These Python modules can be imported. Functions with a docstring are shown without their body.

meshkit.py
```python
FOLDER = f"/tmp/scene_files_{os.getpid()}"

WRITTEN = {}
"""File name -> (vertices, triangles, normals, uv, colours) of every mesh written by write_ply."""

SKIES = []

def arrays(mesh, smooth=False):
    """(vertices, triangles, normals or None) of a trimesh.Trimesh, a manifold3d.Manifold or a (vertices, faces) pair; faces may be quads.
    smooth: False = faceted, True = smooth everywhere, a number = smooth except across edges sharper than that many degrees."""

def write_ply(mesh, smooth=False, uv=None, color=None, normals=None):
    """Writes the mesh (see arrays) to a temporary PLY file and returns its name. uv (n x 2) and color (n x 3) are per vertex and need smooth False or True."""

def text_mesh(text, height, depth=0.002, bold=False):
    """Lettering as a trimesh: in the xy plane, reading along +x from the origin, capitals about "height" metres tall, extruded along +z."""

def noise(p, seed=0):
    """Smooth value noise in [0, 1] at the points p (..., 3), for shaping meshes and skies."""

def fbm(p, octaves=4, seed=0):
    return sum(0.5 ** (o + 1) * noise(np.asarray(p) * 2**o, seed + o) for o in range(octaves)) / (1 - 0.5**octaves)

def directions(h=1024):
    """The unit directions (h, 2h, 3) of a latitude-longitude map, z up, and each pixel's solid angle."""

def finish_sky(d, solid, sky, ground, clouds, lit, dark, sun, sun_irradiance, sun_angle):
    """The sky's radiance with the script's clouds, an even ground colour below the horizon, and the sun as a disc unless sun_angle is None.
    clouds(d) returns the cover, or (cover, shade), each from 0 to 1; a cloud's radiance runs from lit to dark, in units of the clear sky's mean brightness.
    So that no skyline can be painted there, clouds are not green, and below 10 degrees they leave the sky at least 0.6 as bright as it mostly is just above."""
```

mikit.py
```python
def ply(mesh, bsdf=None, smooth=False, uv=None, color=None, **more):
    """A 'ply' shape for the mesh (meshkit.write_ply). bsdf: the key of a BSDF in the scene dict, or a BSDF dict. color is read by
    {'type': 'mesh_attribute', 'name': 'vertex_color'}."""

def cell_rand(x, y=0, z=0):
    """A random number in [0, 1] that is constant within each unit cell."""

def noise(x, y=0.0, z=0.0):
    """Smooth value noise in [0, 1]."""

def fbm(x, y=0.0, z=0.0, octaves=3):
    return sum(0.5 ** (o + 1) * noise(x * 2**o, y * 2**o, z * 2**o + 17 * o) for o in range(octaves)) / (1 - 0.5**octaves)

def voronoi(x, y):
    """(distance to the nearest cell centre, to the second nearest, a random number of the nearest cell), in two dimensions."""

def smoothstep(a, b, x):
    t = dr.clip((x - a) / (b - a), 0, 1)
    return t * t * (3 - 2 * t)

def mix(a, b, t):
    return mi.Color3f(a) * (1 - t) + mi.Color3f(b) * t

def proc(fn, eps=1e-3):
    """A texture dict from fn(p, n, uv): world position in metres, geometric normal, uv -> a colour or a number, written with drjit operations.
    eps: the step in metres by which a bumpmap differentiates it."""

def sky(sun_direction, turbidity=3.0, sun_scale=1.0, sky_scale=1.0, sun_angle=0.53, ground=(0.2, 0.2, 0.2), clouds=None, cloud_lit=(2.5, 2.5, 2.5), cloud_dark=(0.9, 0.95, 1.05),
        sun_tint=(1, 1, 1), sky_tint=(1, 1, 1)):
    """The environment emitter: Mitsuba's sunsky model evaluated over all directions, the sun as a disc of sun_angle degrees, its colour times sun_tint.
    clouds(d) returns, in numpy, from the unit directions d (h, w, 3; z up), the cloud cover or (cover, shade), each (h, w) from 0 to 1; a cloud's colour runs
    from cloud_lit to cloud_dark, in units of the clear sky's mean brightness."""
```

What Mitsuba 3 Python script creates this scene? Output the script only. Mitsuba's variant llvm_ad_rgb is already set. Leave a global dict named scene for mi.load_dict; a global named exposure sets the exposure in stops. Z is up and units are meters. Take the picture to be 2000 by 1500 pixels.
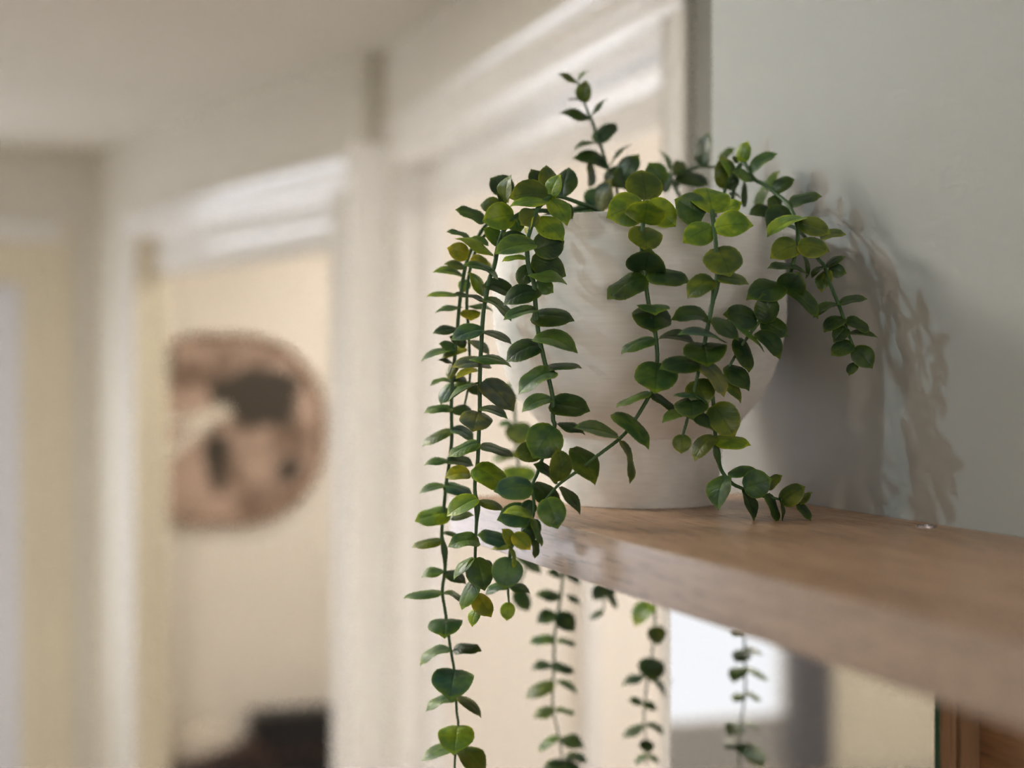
import math, random
import numpy as np, trimesh, shapely
from shapely.geometry import Polygon
import drjit as dr, mitsuba as mi
import mikit
from mikit import proc, noise, fbm, smoothstep, mix, ply

random.seed(7)
rng = np.random.default_rng(7)
T = mi.ScalarTransform4f
scene, labels = {}, {}

# ------------------------------------------------------------------ camera, light, exposure
EYE, F = 1.55, 2900.0            # eye height in metres, focal length in pixels of the 2000 px frame
scene['camera'] = {
    'type': 'thinlens',
    'to_world': T().look_at(origin=[0, 0, EYE], target=[0, 1, EYE - 10 / F], up=[0, 0, 1]),
    'fov': 2 * math.degrees(math.atan(1000 / F)), 'fov_axis': 'x',
    'aperture_radius': 0.0106, 'focus_distance': 1.06, 'near_clip': 0.02, 'far_clip': 60.0,
}
exposure = 0.0
GROUND_PANE = (0.90, 0.94, 1.02)   # the lower panes of the hall window look out on the ground, the upper ones on the sky
SKY_PANE = (2.4, 2.5, 2.75)
ROOM_FILL = (7.8, 7.7, 7.8)          # added unseen window, fills the room behind the nearest doorway with light
DOOR_PANE = (3.8, 3.95, 4.35)
SPOT = (900, 1220, 1300)           # cool ceiling spotlight, the key light
HALL_FILL = (52, 48, 43)  # added unseen lamp that brightens the corner casing and the far hall
BACK_LAMP = (128, 102, 83)
SIDE_FILL = (54, 46, 34)  # added unseen lamp, lifts the wall reflected in the mirror
REAR_FILL = (4.4, 4.1, 3.8)          # added window behind the viewer, brightens the front of the pot
ROOM_FILL_A = (14, 12.8, 11.2)  # fill lamp added out of view to brighten the first room
ROOM_FILL_B = (38, 36, 32.5)  # fill lamp added out of view to brighten the clock room


def rgb(r, g, b):
    return {'type': 'rgb', 'value': [r, g, b]}


def emit(c):
    return {'type': 'area', 'radiance': rgb(*c)}


# ------------------------------------------------------------------ frames
TH = math.atan(1014 / F)
D = np.array([-math.sin(TH), math.cos(TH)])        # along the shelf, away from the camera
N = np.array([-math.cos(TH), -math.sin(TH)])       # out of the shelf wall, into the hall
B0 = np.array([0.1806, 1.343])                     # far end of the shelf on the wall
K = 0.7                                            # size of the far rooms


def W(a, b):
    return B0 + a * D + b * N


def P(u, v, y):
    return np.array([(u - 1000) / F * y, y, EYE - (v - 740) / F * y])


# ------------------------------------------------------------------ materials
def paint_fn(c, amp=0.03):
    def fn(p, n, uv):
        k = fbm(p.x * 3.1, p.y * 3.1, p.z * 3.1)
        return mi.Color3f(*c) * (1 - amp + 2 * amp * k)
    return fn


def peel(p, n, uv):
    return noise(p.x * 420, p.y * 420, p.z * 420) * 0.7 + noise(p.x * 900, p.y * 900, p.z * 900) * 0.3


def paint(key, c, rough=0.6, spec=0.35, bump=0.0):
    b = {'type': 'principled', 'base_color': proc(paint_fn(c)), 'roughness': rough, 'specular': spec}
    if bump:
        b = {'type': 'bumpmap', 'arbitrary': proc(peel, 4e-4), 'scale': bump, 'bsdf': b}
    scene[key] = {'type': 'twosided', 'bsdf': b}


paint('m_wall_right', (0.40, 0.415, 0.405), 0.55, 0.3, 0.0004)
paint('m_wall', (0.68, 0.655, 0.595), 0.6, 0.3)
paint('m_ceiling', (0.60, 0.57, 0.51), 0.8, 0.2)
paint('m_trim', (0.76, 0.745, 0.725), 0.15, 1.0)
paint('m_casing', (0.74, 0.725, 0.70), 0.5, 0.3)
paint('m_trim_lit', (0.88, 0.87, 0.85), 0.25, 0.6)  # trim paint again, lightened to carry the light on the corner casing
paint('m_cream', (0.70, 0.64, 0.51), 0.4, 0.4)
paint('m_room', (0.82, 0.765, 0.69), 0.7, 0.2)
paint('m_floor', (0.32, 0.31, 0.30), 0.8, 0.2)
paint('m_grey', (0.36, 0.36, 0.38), 0.7, 0.3)
paint('m_curtain', (0.22, 0.22, 0.25), 0.9, 0.1)
paint('m_daylight_door', (0.72, 0.74, 0.82), 0.5, 0.3)  # white leaf with the blue of daylight put into its colour
paint('m_black', (0.012, 0.012, 0.013), 0.45, 0.4)
paint('m_leather', (0.035, 0.018, 0.016), 0.5, 0.4)
paint('m_cushion', (0.62, 0.56, 0.48), 0.9, 0.1)
paint('m_pane', (0.04, 0.04, 0.045), 0.1, 0.5)
paint('m_shadow_grey', (0.20, 0.205, 0.18), 0.6, 0.3)  # shade on the wall strip, put into a dark colour
paint('m_soil', (0.018, 0.014, 0.01), 0.95, 0.1)
paint('m_tan', (0.45, 0.30, 0.18), 0.6, 0.3)


def wood_fn(light, dark, along, scale=1.0):
    """grain along the vector 'along' (world)"""
    ax = np.array(along, float)
    ax /= np.linalg.norm(ax)
    e1 = np.cross(ax, [0, 0, 1] if abs(ax[2]) < 0.9 else [1, 0, 0])
    e1 /= np.linalg.norm(e1)
    e2 = np.cross(ax, e1)
    ax, e1, e2 = [[float(x) for x in q] for q in (ax, e1, e2)]

    def fn(p, n, uv):
        s = (p.x * ax[0] + p.y * ax[1] + p.z * ax[2]) * scale
        x = (p.x * e1[0] + p.y * e1[1] + p.z * e1[2]) * scale
        z = (p.x * e2[0] + p.y * e2[1] + p.z * e2[2]) * scale
        wob = 0.006 * noise(s * 5, x * 22, z * 22)
        broad = fbm(s * 2.2, (x + wob) * 46, (z + wob) * 46)
        fine = noise(s * 24, (x + wob) * 520, (z + wob) * 520)
        pore = smoothstep(0.62, 0.8, noise(s * 42 + 9, x * 900, z * 900))
        t = dr.clip(0.15 + 0.95 * broad, 0, 1)
        c = mix(dark, light, t)
        return c * (0.86 + 0.26 * fine) * (1 - 0.38 * pore)
    return fn


def wood(key, light, dark, along, rough=0.42, spec=0.5, scale=1.0):
    fn = wood_fn(light, dark, along, scale)
    scene[key] = {'type': 'twosided', 'bsdf': {'type': 'principled', 'base_color': proc(fn), 'roughness': rough, 'specular': spec}}


D3 = [D[0], D[1], 0]
wood('m_oak', (0.47, 0.30, 0.19), (0.225, 0.13, 0.076), D3, 0.36, 0.6)
wood('m_oak_edge', (0.40, 0.295, 0.235), (0.23, 0.155, 0.118), D3, 0.22, 1.0)
wood('m_oak_upright', (0.42, 0.26, 0.15), (0.17, 0.09, 0.048), [0, 0, 1], 0.45, 0.4)
wood('m_oak_panel', (0.42, 0.23, 0.115), (0.16, 0.078, 0.037), D3, 0.45, 0.4)
scene['m_mirror'] = {'type': 'twosided', 'bsdf': {'type': 'conductor', 'material': 'Ag'}}
scene['m_glass_edge'] = {'type': 'twosided', 'bsdf': {'type': 'principled', 'base_color': rgb(0.03, 0.11, 0.065), 'roughness': 0.2, 'specular': 0.5}}
scene['m_steel'] = {'type': 'twosided', 'bsdf': {'type': 'roughconductor', 'alpha': 0.2, 'material': 'Cr'}}
scene['m_lampshell'] = {'type': 'twosided', 'bsdf': {'type': 'principled', 'base_color': rgb(0.8, 0.8, 0.78), 'roughness': 0.4}}


def plaster(p, n, uv):
    ang = dr.atan2(p.y - 1.2, p.x - 0.1022)
    k = fbm(ang * 6, p.z * 60)
    f = noise(ang * 9, p.z * 900)
    return mi.Color3f(0.93, 0.91, 0.885) * (0.92 + 0.1 * k) * (0.96 + 0.07 * f)


def plaster_bump(p, n, uv):
    ang = dr.atan2(p.y - 1.2, p.x - 0.1022)
    return noise(ang * 14, p.z * 700) + 0.6 * noise(p.x * 260, p.y * 260, p.z * 420)


scene['m_pot'] = {'type': 'twosided', 'bsdf': {'type': 'bumpmap', 'arbitrary': proc(plaster_bump, 5e-4), 'scale': 0.00016, 'bsdf': {
    'type': 'principled', 'base_color': proc(plaster), 'roughness': 0.75, 'specular': 0.25}}}

TINTS = {'g': (0.060, 0.135, 0.030), 'd': (0.027, 0.064, 0.017), 'b': (0.150, 0.260, 0.022), 'y': (0.250, 0.290, 0.022),  # d: darker leaves, deepened further by shade put into the colour
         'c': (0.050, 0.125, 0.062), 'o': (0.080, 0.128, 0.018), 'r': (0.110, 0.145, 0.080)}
TKEYS = list(TINTS)


def leaf_color(p, n, uv):
    k = dr.floor(uv.x / 2)
    x = uv.x - 2 * k - 1.0            # -0.5 .. 0.5 across
    under = uv.y > 2
    y = dr.select(under, uv.y - 3, uv.y)
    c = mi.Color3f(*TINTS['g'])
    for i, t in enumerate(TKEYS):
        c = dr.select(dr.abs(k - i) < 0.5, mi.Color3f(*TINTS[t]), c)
    m = fbm(p.x * 95, p.y * 95, p.z * 95)
    q = noise(p.x * 210 + 5, p.y * 210, p.z * 210)
    ax = dr.abs(x)
    mid = 1 - smoothstep(0.008, 0.026, ax)
    w = (y - ax * 0.75) * 6.0
    side = 1 - smoothstep(0.03, 0.11, dr.abs(w - dr.floor(w) - 0.5))
    r2 = (x * x * 4 + dr.square(2 * y - 1))
    rim = smoothstep(0.72, 0.95, r2)
    warm = mi.Color3f(1.75, 1.42, 0.55)
    dark = mi.Color3f(0.62, 0.72, 0.85)
    c = c * mix(mi.Color3f(0.62, 0.72, 0.9), mi.Color3f(1.5, 1.26, 0.7), smoothstep(0.33, 0.68, m))
    c = c * (0.86 + 0.28 * q)
    c = c * mix(mi.Color3f(1, 1, 1), dark, dr.clip(0.75 * mid + 0.32 * side, 0, 1))
    c = mix(c, c * warm + mi.Color3f(0.022, 0.032, 0.0), rim * 0.9)
    pale = c * 0.72 + mi.Color3f(0.022, 0.032, 0.014)
    return dr.select(under, pale, c)


def leaf_relief(p, n, uv):
    k = dr.floor(uv.x / 2)
    x = dr.abs(uv.x - 2 * k - 1.0)
    y = dr.select(uv.y > 2, uv.y - 3, uv.y)
    w = (y - x * 0.75) * 6.0
    side = 1 - smoothstep(0.0, 0.2, dr.abs(w - dr.floor(w) - 0.5))
    return -(1 - smoothstep(0.0, 0.04, x)) * 1.0 - 0.45 * side + 0.5 * noise(p.x * 330, p.y * 330, p.z * 330)


scene['m_leaf'] = {'type': 'twosided', 'bsdf': {'type': 'bumpmap', 'arbitrary': proc(leaf_relief, 4e-4), 'scale': 0.00022, 'bsdf': {
    'type': 'principled', 'base_color': proc(leaf_color), 'roughness': 0.42, 'specular': 0.42}}}


def stem_color(p, n, uv):
    k = fbm(p.x * 60, p.y * 60, p.z * 60)
    return mix((0.03, 0.085, 0.03), (0.075, 0.15, 0.05), k)


scene['m_stem'] = {'type': 'twosided', 'bsdf': {'type': 'principled', 'base_color': proc(stem_color), 'roughness': 0.45, 'specular': 0.4}}


def clock_face(p, n, uv):
    k = fbm(p.x * 9, p.z * 9, 3)
    s = fbm(p.x * 60, p.z * 5, 7)
    return mix((0.15, 0.095, 0.065), (0.46, 0.33, 0.26), smoothstep(0.3, 0.62, k)) * (0.8 + 0.4 * s)


scene['m_clock'] = {'type': 'twosided', 'bsdf': {'type': 'principled', 'base_color': proc(clock_face), 'roughness': 0.6}}
paint('m_clock_rim', (0.20, 0.11, 0.06), 0.5, 0.3)
paint('m_land', (0.055, 0.046, 0.036), 0.7, 0.2)
paint('m_hand', (0.78, 0.71, 0.60), 0.4, 0.5)

# ------------------------------------------------------------------ mesh helpers
used = {}


def free(key):
    """key, or key_001, key_002 ... if it is taken"""
    i = used.get(key, -1) + 1
    used[key] = i
    return key if i == 0 else f'{key}_{i:03d}'


def put(key, mesh, mat, smooth=False, uv=None, label=None, category=None, kind=None, group=None, **more):
    key = free(key)
    scene[key] = ply(mesh, mat, smooth, uv, **more)
    tag(key, label, category, kind, group)
    return key


def tag(key, label=None, category=None, kind=None, group=None):
    d = {k: v for k, v in (('label', label), ('category', category), ('kind', kind), ('group', group)) if v}
    if d:
        labels[key] = d


def cat(ms):
    return trimesh.util.concatenate(ms)


def extrude(poly, h):
    return trimesh.creation.extrude_polygon(poly if isinstance(poly, Polygon) else Polygon(poly), h, engine='earcut')


def place(mesh, origin, ex, ey, ez):
    m = np.eye(4)
    m[:3, 0], m[:3, 1], m[:3, 2], m[:3, 3] = ex, ey, ez, origin
    out = mesh.copy()
    out.apply_transform(m)
    if np.linalg.det(m[:3, :3]) < 0:
        out.invert()
    return out


def box_ab(a0, a1, b0, b1, z0, z1, bevel=0.0):
    """box in the shelf's frame, real metres"""
    if bevel:
        poly = Polygon([(a0, b0), (a1, b0), (a1, b1), (a0, b1)])
        inner = poly.buffer(-bevel, join_style=2)
        import manifold3d
        pts = []
        for z, pg in ((z0, inner), (z0 + bevel, poly), (z1 - bevel, poly), (z1, inner)):
            pts += [(x, y, z) for x, y in list(pg.exterior.coords)[:-1]]
        hull = trimesh.convex.convex_hull(np.array(pts))
        return place(hull, [B0[0], B0[1], 0], [D[0], D[1], 0], [N[0], N[1], 0], [0, 0, 1])
    m = trimesh.creation.box(bounds=[[a0, b0, z0], [a1, b1, z1]])
    return place(m, [B0[0], B0[1], 0], [D[0], D[1], 0], [N[0], N[1], 0], [0, 0, 1])


class Line:
    """A wall line of the far rooms, measured in eye units (scaled by K about the eye): c along it, o out of it to the left, z above the eye."""

    def __init__(self, p0, direction):
        self.p = np.array(p0, float)
        self.e = np.array(direction, float) / np.linalg.norm(direction)
        self.n = np.array([-self.e[1], self.e[0]])

    def box(self, c0, c1, o0, o1, z0, z1):
        m = trimesh.creation.box(bounds=[[c0, o0, z0], [c1, o1, z1]])
        return self.put(m)

    def put(self, m):
        m = place(m, [self.p[0], self.p[1], 0], [self.e[0], self.e[1], 0], [self.n[0], self.n[1], 0], [0, 0, 1])
        m.apply_scale(K)
        m.apply_translation([0, 0, EYE])
        return m

    def rail(self, c0, c1, prof):
        """profile [(o, z)] along c"""
        m = extrude(prof, c1 - c0)                     # x = o, y = z, z = c
        m = place(m, [c0, 0, 0], [0, 1, 0], [0, 0, 1], [1, 0, 0])
        return self.put(m)

    def post(self, prof, z0, z1):
        """profile [(c, o)] along z"""
        m = extrude(prof, z1 - z0)
        m.apply_translation([0, 0, z0])
        return self.put(m)


FL = -EYE / K            # floor and ceiling in eye units
CE = 1.08
ZC = EYE + K * CE

# ------------------------------------------------------------------ the shell
st = dict(kind='structure')
put('floor', box_ab(-3.3, 6.0, -3.2, 3.55, -0.05, 0), 'm_floor', label='grey hall floor', **st)
put('ceiling', box_ab(-3.3, 6.0, -3.2, 3.55, ZC, ZC + 0.06), 'm_ceiling', label='plain off-white hall ceiling', **st)
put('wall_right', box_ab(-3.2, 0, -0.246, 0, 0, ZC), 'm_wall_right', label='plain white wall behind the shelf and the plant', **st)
put('wall_back', cat([box_ab(-3.3, -3.2, -0.3, 0.3, 0, ZC), box_ab(-3.3, -3.2, 1.5, 3.5, 0, ZC), box_ab(-3.3, -3.2, 0.3, 1.5, 0, 0.95), box_ab(-3.3, -3.2, 0.3, 1.5, 2.1, ZC)]), 'm_wall', **st)
put('added_window_3__frame', cat([box_ab(-3.3, -3.19, 0.3, 0.34, 0.95, 2.1), box_ab(-3.3, -3.19, 1.46, 1.5, 0.95, 2.1), box_ab(-3.3, -3.19, 0.3, 1.5, 0.95, 0.99), box_ab(-3.3, -3.19, 0.3, 1.5, 2.06, 2.1)]), 'm_trim')
put('added_window_3__pane', box_ab(-3.26, -3.255, 0.34, 1.46, 0.99, 2.06), 'm_pane', emitter=emit(REAR_FILL))
labels['added_window_3'] = {'label': 'added fill window behind the viewer', 'kind': 'structure'}

put('wall_left', box_ab(-3.2, 4.1, 3.4, 3.52, 0, ZC), 'm_wall', **st)

# wall lines of the far rooms
P1 = np.array([1.3017 - 0.3497 * 2.757, 2.757])
L1 = Line(W(0, -0.614 / 1), D)                       # replaced just below by the exact line
p = lambda y: np.array([1.3017 - 0.3497 * y, y])
L1 = Line(p(2.2), D)
c1 = lambda y: (y - 2.2) / D[1]
oA0, oA1 = c1(2.87), c1(4.75)                        # opening of doorway 1
end1 = c1(5.0)
HT, HB, HN, HS = 0.83, 0.69, 0.615, 0.53             # head: top, architrave bottom, nose, opening


def line_wall(name, L, c0, c1_, o0, o1, head, label=None):
    put(name, cat([L.box(c0, o0, -0.14, 0, FL, CE), L.box(o1, c1_, -0.14, 0, FL, CE), L.box(o0, o1, -0.14, 0, head, CE)]), 'm_wall', label=label, **st)


def head_profile(zb, zt):
    h = (zt - zb) / 0.135
    f = lambda z: zb + z * h
    return [(0, zb), (0.020, zb), (0.027, f(0.018)), (0.012, f(0.020)), (0.012, f(0.043)), (0.014, f(0.045)), (0.020, f(0.061)), (0.011, f(0.063)),
            (0.011, f(0.095)), (0.014, f(0.097)), (0.0215, f(0.115)), (0.012, f(0.117)), (0.012, f(0.119)), (0.019, f(0.121)), (0.0255, zt - 0.001), (0.02, zt), (0, zt)]


def leg_profile(ci, co):
    """inner and outer edge"""
    s = co - ci
    return [(ci, 0), (ci, 0.010), (ci + 0.08 * s, 0.015), (ci + 0.14 * s, 0.008), (ci + 0.55 * s, 0.011), (ci + 0.70 * s, 0.019), (ci + 0.78 * s, 0.014), (ci + 0.93 * s, 0.021), (co, 0.018), (co, 0)]


def doorway(name, L, o0, o1, w0, w1, zs, label, lining='m_trim'):
    """casing legs w0 and w1 wide on either side; zs = (top, architrave bottom, nose, opening)"""
    zt, zb, zn, zo = zs
    put(name + '__header', L.rail(o0 - w0, o1 + w1, head_profile(zb, zt)), 'm_trim', label='moulded white head of the door casing')
    if w0:
        put(name + '__casing', L.post(leg_profile(o0, o0 - w0), FL, zb), 'm_casing')
    if w1:
        put(name + '__casing', L.post(leg_profile(o1, o1 + w1), FL, zb), 'm_casing')
    put(name + '__lining', L.box(o0, o1, -0.15, 0.0, zb - 0.014, zb), 'm_trim')
    # inner frame set back in the reveal
    put(name + '__inner_head', L.rail(o0, o1, [(-0.14, zo), (-0.085, zo), (-0.085, zn - 0.010), (-0.074, zn - 0.008), (-0.068, zn + 0.012), (-0.085, zn + 0.015),
                                              (-0.085, zb), (-0.14, zb)]), 'm_trim', label='inner white head board set back in the doorway')
    put(name + '__lining', L.box(o0 - 0.01, o0 + 0.012, -0.15, 0, FL, zb), lining)
    put(name + '__lining', cat([L.box(o1 - 0.012, o1 + 0.01, -0.15, 0, FL, zb), L.box(o1 - 0.03, o1, -0.12, -0.085, FL, zb)]), lining)
    labels[name] = {'label': label, 'kind': 'structure'}


line_wall('wall_far_right', L1, -0.6, end1, oA0, oA1, HB, 'white hall wall around the nearest doorway behind the plant')
doorway('door_1', L1, oA0, oA1, 0.118, 0.13, (HT, HB, HN, HS), 'nearest white doorway with a moulded head behind the plant')

E2 = np.array([-0.4846, 4.93])
L2 = Line(E2, (-0.5736, 0.8192))
z2 = (0.745, 0.645, 0.55, 0.462)
line_wall('wall_angled', L2, 0, 2.62, 0.225, 2.09, z2[1], 'white hall wall around the middle doorway with the clock')
doorway('door_2', L2, 0.225, 2.09, 0.12, 0.12, z2, 'middle white doorway through which the round clock shows', 'm_cream')
# return of the angled wall, facing right, and the corner casing
ret = Line(E2 + 0.0 * L2.n, (p(5.0) - E2))
put('wall_return', ret.box(0, 0.09, 0, 0.03, FL, CE), 'm_wall', **st)
corner = Line((-0.4045, 4.85), (-0.95, -0.31))
put('trim_1', corner.post([(0, -0.06), (0, 0), (0.006, 0.008), (0.112, 0.008), (0.12, 0), (0.12, -0.06)], FL, 0.765), 'm_trim_lit',
    label='white corner casing between the two doorways', **st)

C3 = np.array([-1.989, 7.078])
L3 = Line(C3, N)
wc0, wc1, wb, wt = 2.13, 3.02, -1.88, 0.72         # the tall window beside the door
put('wall_far', cat([L3.box(0, 0.336, -0.14, 0, FL, CE), L3.box(1.95, wc0, -0.14, 0, FL, CE), L3.box(wc1, 4.5, -0.14, 0, FL, CE), L3.box(0.336, 1.95, -0.14, 0, 0.445, CE),
                     L3.box(wc0, wc1, -0.14, 0, wt, CE), L3.box(wc0, wc1, -0.14, 0, FL, wb)]), 'm_wall', label='white end wall of the hall at the left edge', **st)
put('window_1__frame', cat([L3.box(wc0, wc0 + 0.04, -0.12, 0.01, wb, wt), L3.box(wc1 - 0.03, wc1, -0.12, 0.01, wb, wt), L3.box(wc0, wc1, -0.12, 0.01, wt - 0.05, wt), L3.box(wc0, wc1, -0.12, 0.01, -1.10, -1.05)]), 'm_trim')
put('window_1__pane', L3.box(wc0 + 0.04, wc1 - 0.03, -0.09, -0.08, wb, -1.10), 'm_pane', emitter=emit(GROUND_PANE))
put('window_1__pane', L3.box(wc0 + 0.04, wc1 - 0.03, -0.09, -0.08, -1.05, wt - 0.05), 'm_pane', emitter=emit(SKY_PANE))
put('window_1__lower_panel', L3.box(wc0, wc1, -0.02, 0.012, FL + 0.05, wb), 'm_grey', label='grey panel below the window')
labels['window_1'] = {'label': 'bright daylit window reflected in the mirror below the shelf', 'kind': 'structure'}
put('door_3__casing', L3.post(leg_profile(0.226, 0.106), FL, 0.75), 'm_cream')
put('door_3__casing', L3.post(leg_profile(1.95, 2.06), FL, 0.75), 'm_trim')
put('door_3__header', L3.rail(0.106, 2.06, head_profile(0.645, 0.75)), 'm_trim')
put('door_3__inner_frame', cat([L3.box(0.226, 0.336, -0.02, 0.008, FL, 0.645), L3.box(0.226, 2.0, -0.02, 0.008, 0.445, 0.645)]), 'm_cream')
put('door_3__leaf', cat([L3.box(0.336, 0.56, -0.11, -0.07, FL, 0.445), L3.box(1.75, 1.95, -0.11, -0.07, FL, 0.445),
                         L3.box(0.56, 1.75, -0.11, -0.07, FL, -1.45), L3.box(0.56, 1.75, -0.11, -0.07, 0.36, 0.445)]), 'm_daylight_door', label='white door leaf tinted with blue daylight')
put('door_3__pane', L3.box(0.56, 1.75, -0.10, -0.09, -1.45, 0.36), 'm_pane', emitter=emit(DOOR_PANE))
labels['door_3'] = {'label': 'pale glazed door at the left edge of the picture', 'kind': 'structure'}

put('shade_strip_3', L1.box(c1(2.4), oA0 - 0.119, 0, 0.004, FL, CE), 'm_shadow_grey', label='grey-green strip painted as the shade at the end of the shelf wall', **st)  # stands for the shaded wall beside the casing

# rooms behind the doorways
R1 = Line(W(4.35, -0.72), -N)                        # far wall of the first room, faces the camera
put('wall_room', R1.box(-0.05, 3.6, 0, 0.10, FL, CE), 'm_room', label='cream wall of the room behind the nearest doorway', **st)
put('trim_2', R1.box(0.90, 0.972, -0.035, 0.0, FL, 0.5), 'm_trim', label='slim white upright trim on the cream wall below the shelf', **st)
R2 = Line(W(6.25, 0.15), -N)
put('wall_clock_room', R2.box(-0.05, 4.6, 0, 0.10, FL, CE), 'm_room', label='cream wall behind the round clock', **st)
R3 = Line(W(-0.1, -4.0), D)
put('wall_outer', cat([R3.box(-1.0, 1.0, -0.10, 0, FL, CE), R3.box(3.3, 7.2, -0.10, 0, FL, CE), R3.box(1.0, 3.3, -0.10, 0, FL, -0.9), R3.box(1.0, 3.3, -0.10, 0, 0.75, CE)]), 'm_room', **st)
put('added_window_2__frame', cat([R3.box(1.0, 3.3, -0.09, 0.01, -0.9, -0.84), R3.box(1.0, 3.3, -0.09, 0.01, 0.69, 0.75), R3.box(1.0, 1.06, -0.09, 0.01, -0.84, 0.69), R3.box(3.24, 3.3, -0.09, 0.01, -0.84, 0.69), R3.box(2.12, 2.18, -0.09, 0.01, -0.84, 0.69)]), 'm_trim')
put('added_window_2__pane', R3.box(1.06, 2.12, -0.06, -0.05, -0.84, 0.69), 'm_pane', emitter=emit(ROOM_FILL))
put('added_window_2__pane', R3.box(2.18, 3.24, -0.06, -0.05, -0.84, 0.69), 'm_pane', emitter=emit(ROOM_FILL))
labels['added_window_2'] = {'label': 'added fill window in the room behind the nearest doorway', 'kind': 'structure'}
put('wall_near', box_ab(-0.1, 0, -3.0, -0.24, 0, ZC), 'm_room', **st)


def ceiling_lamp(key, x, y, r, c, label, z=None):
    z = ZC if z is None else z
    ring = trimesh.creation.annulus(r, r * 1.12, 0.03)
    ring.apply_translation([x, y, z - 0.015])
    put(key + '__rim', ring, 'm_lampshell', 30)
    disc = trimesh.creation.cylinder(r, 0.02, sections=40)
    disc.apply_translation([x, y, z - 0.014])
    put(key + '__diffuser', disc, 'm_lampshell', emitter=emit(c))
    tag(key, label, 'ceiling lamp')


x, y = K * W(2.6, -2.4)
ceiling_lamp('ceiling_lamp', x, y, 0.20, ROOM_FILL_A, 'added round fill lamp on the ceiling behind the nearest doorway')
x, y = K * W(5.1, -1.3)
ceiling_lamp('ceiling_lamp_001', x, y, 0.20, ROOM_FILL_B, 'added round fill lamp on the ceiling of the room with the clock')
x, y = W(-0.2, 1.45)
ceiling_lamp('ceiling_lamp_002', x, y, 0.065, BACK_LAMP, 'small round ceiling lamp in the hall facing the shelf')
x, y = W(3.0, 2.9)
ceiling_lamp('ceiling_lamp_004', x, y, 0.2, SIDE_FILL, 'added round fill lamp on the ceiling near the curtain')
x, y = K * W(1.9, 1.1)
ceiling_lamp('ceiling_lamp_003', x, y, 0.25, HALL_FILL, 'added fill lamp, the largest on the hall ceiling, left of the plant')

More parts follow.
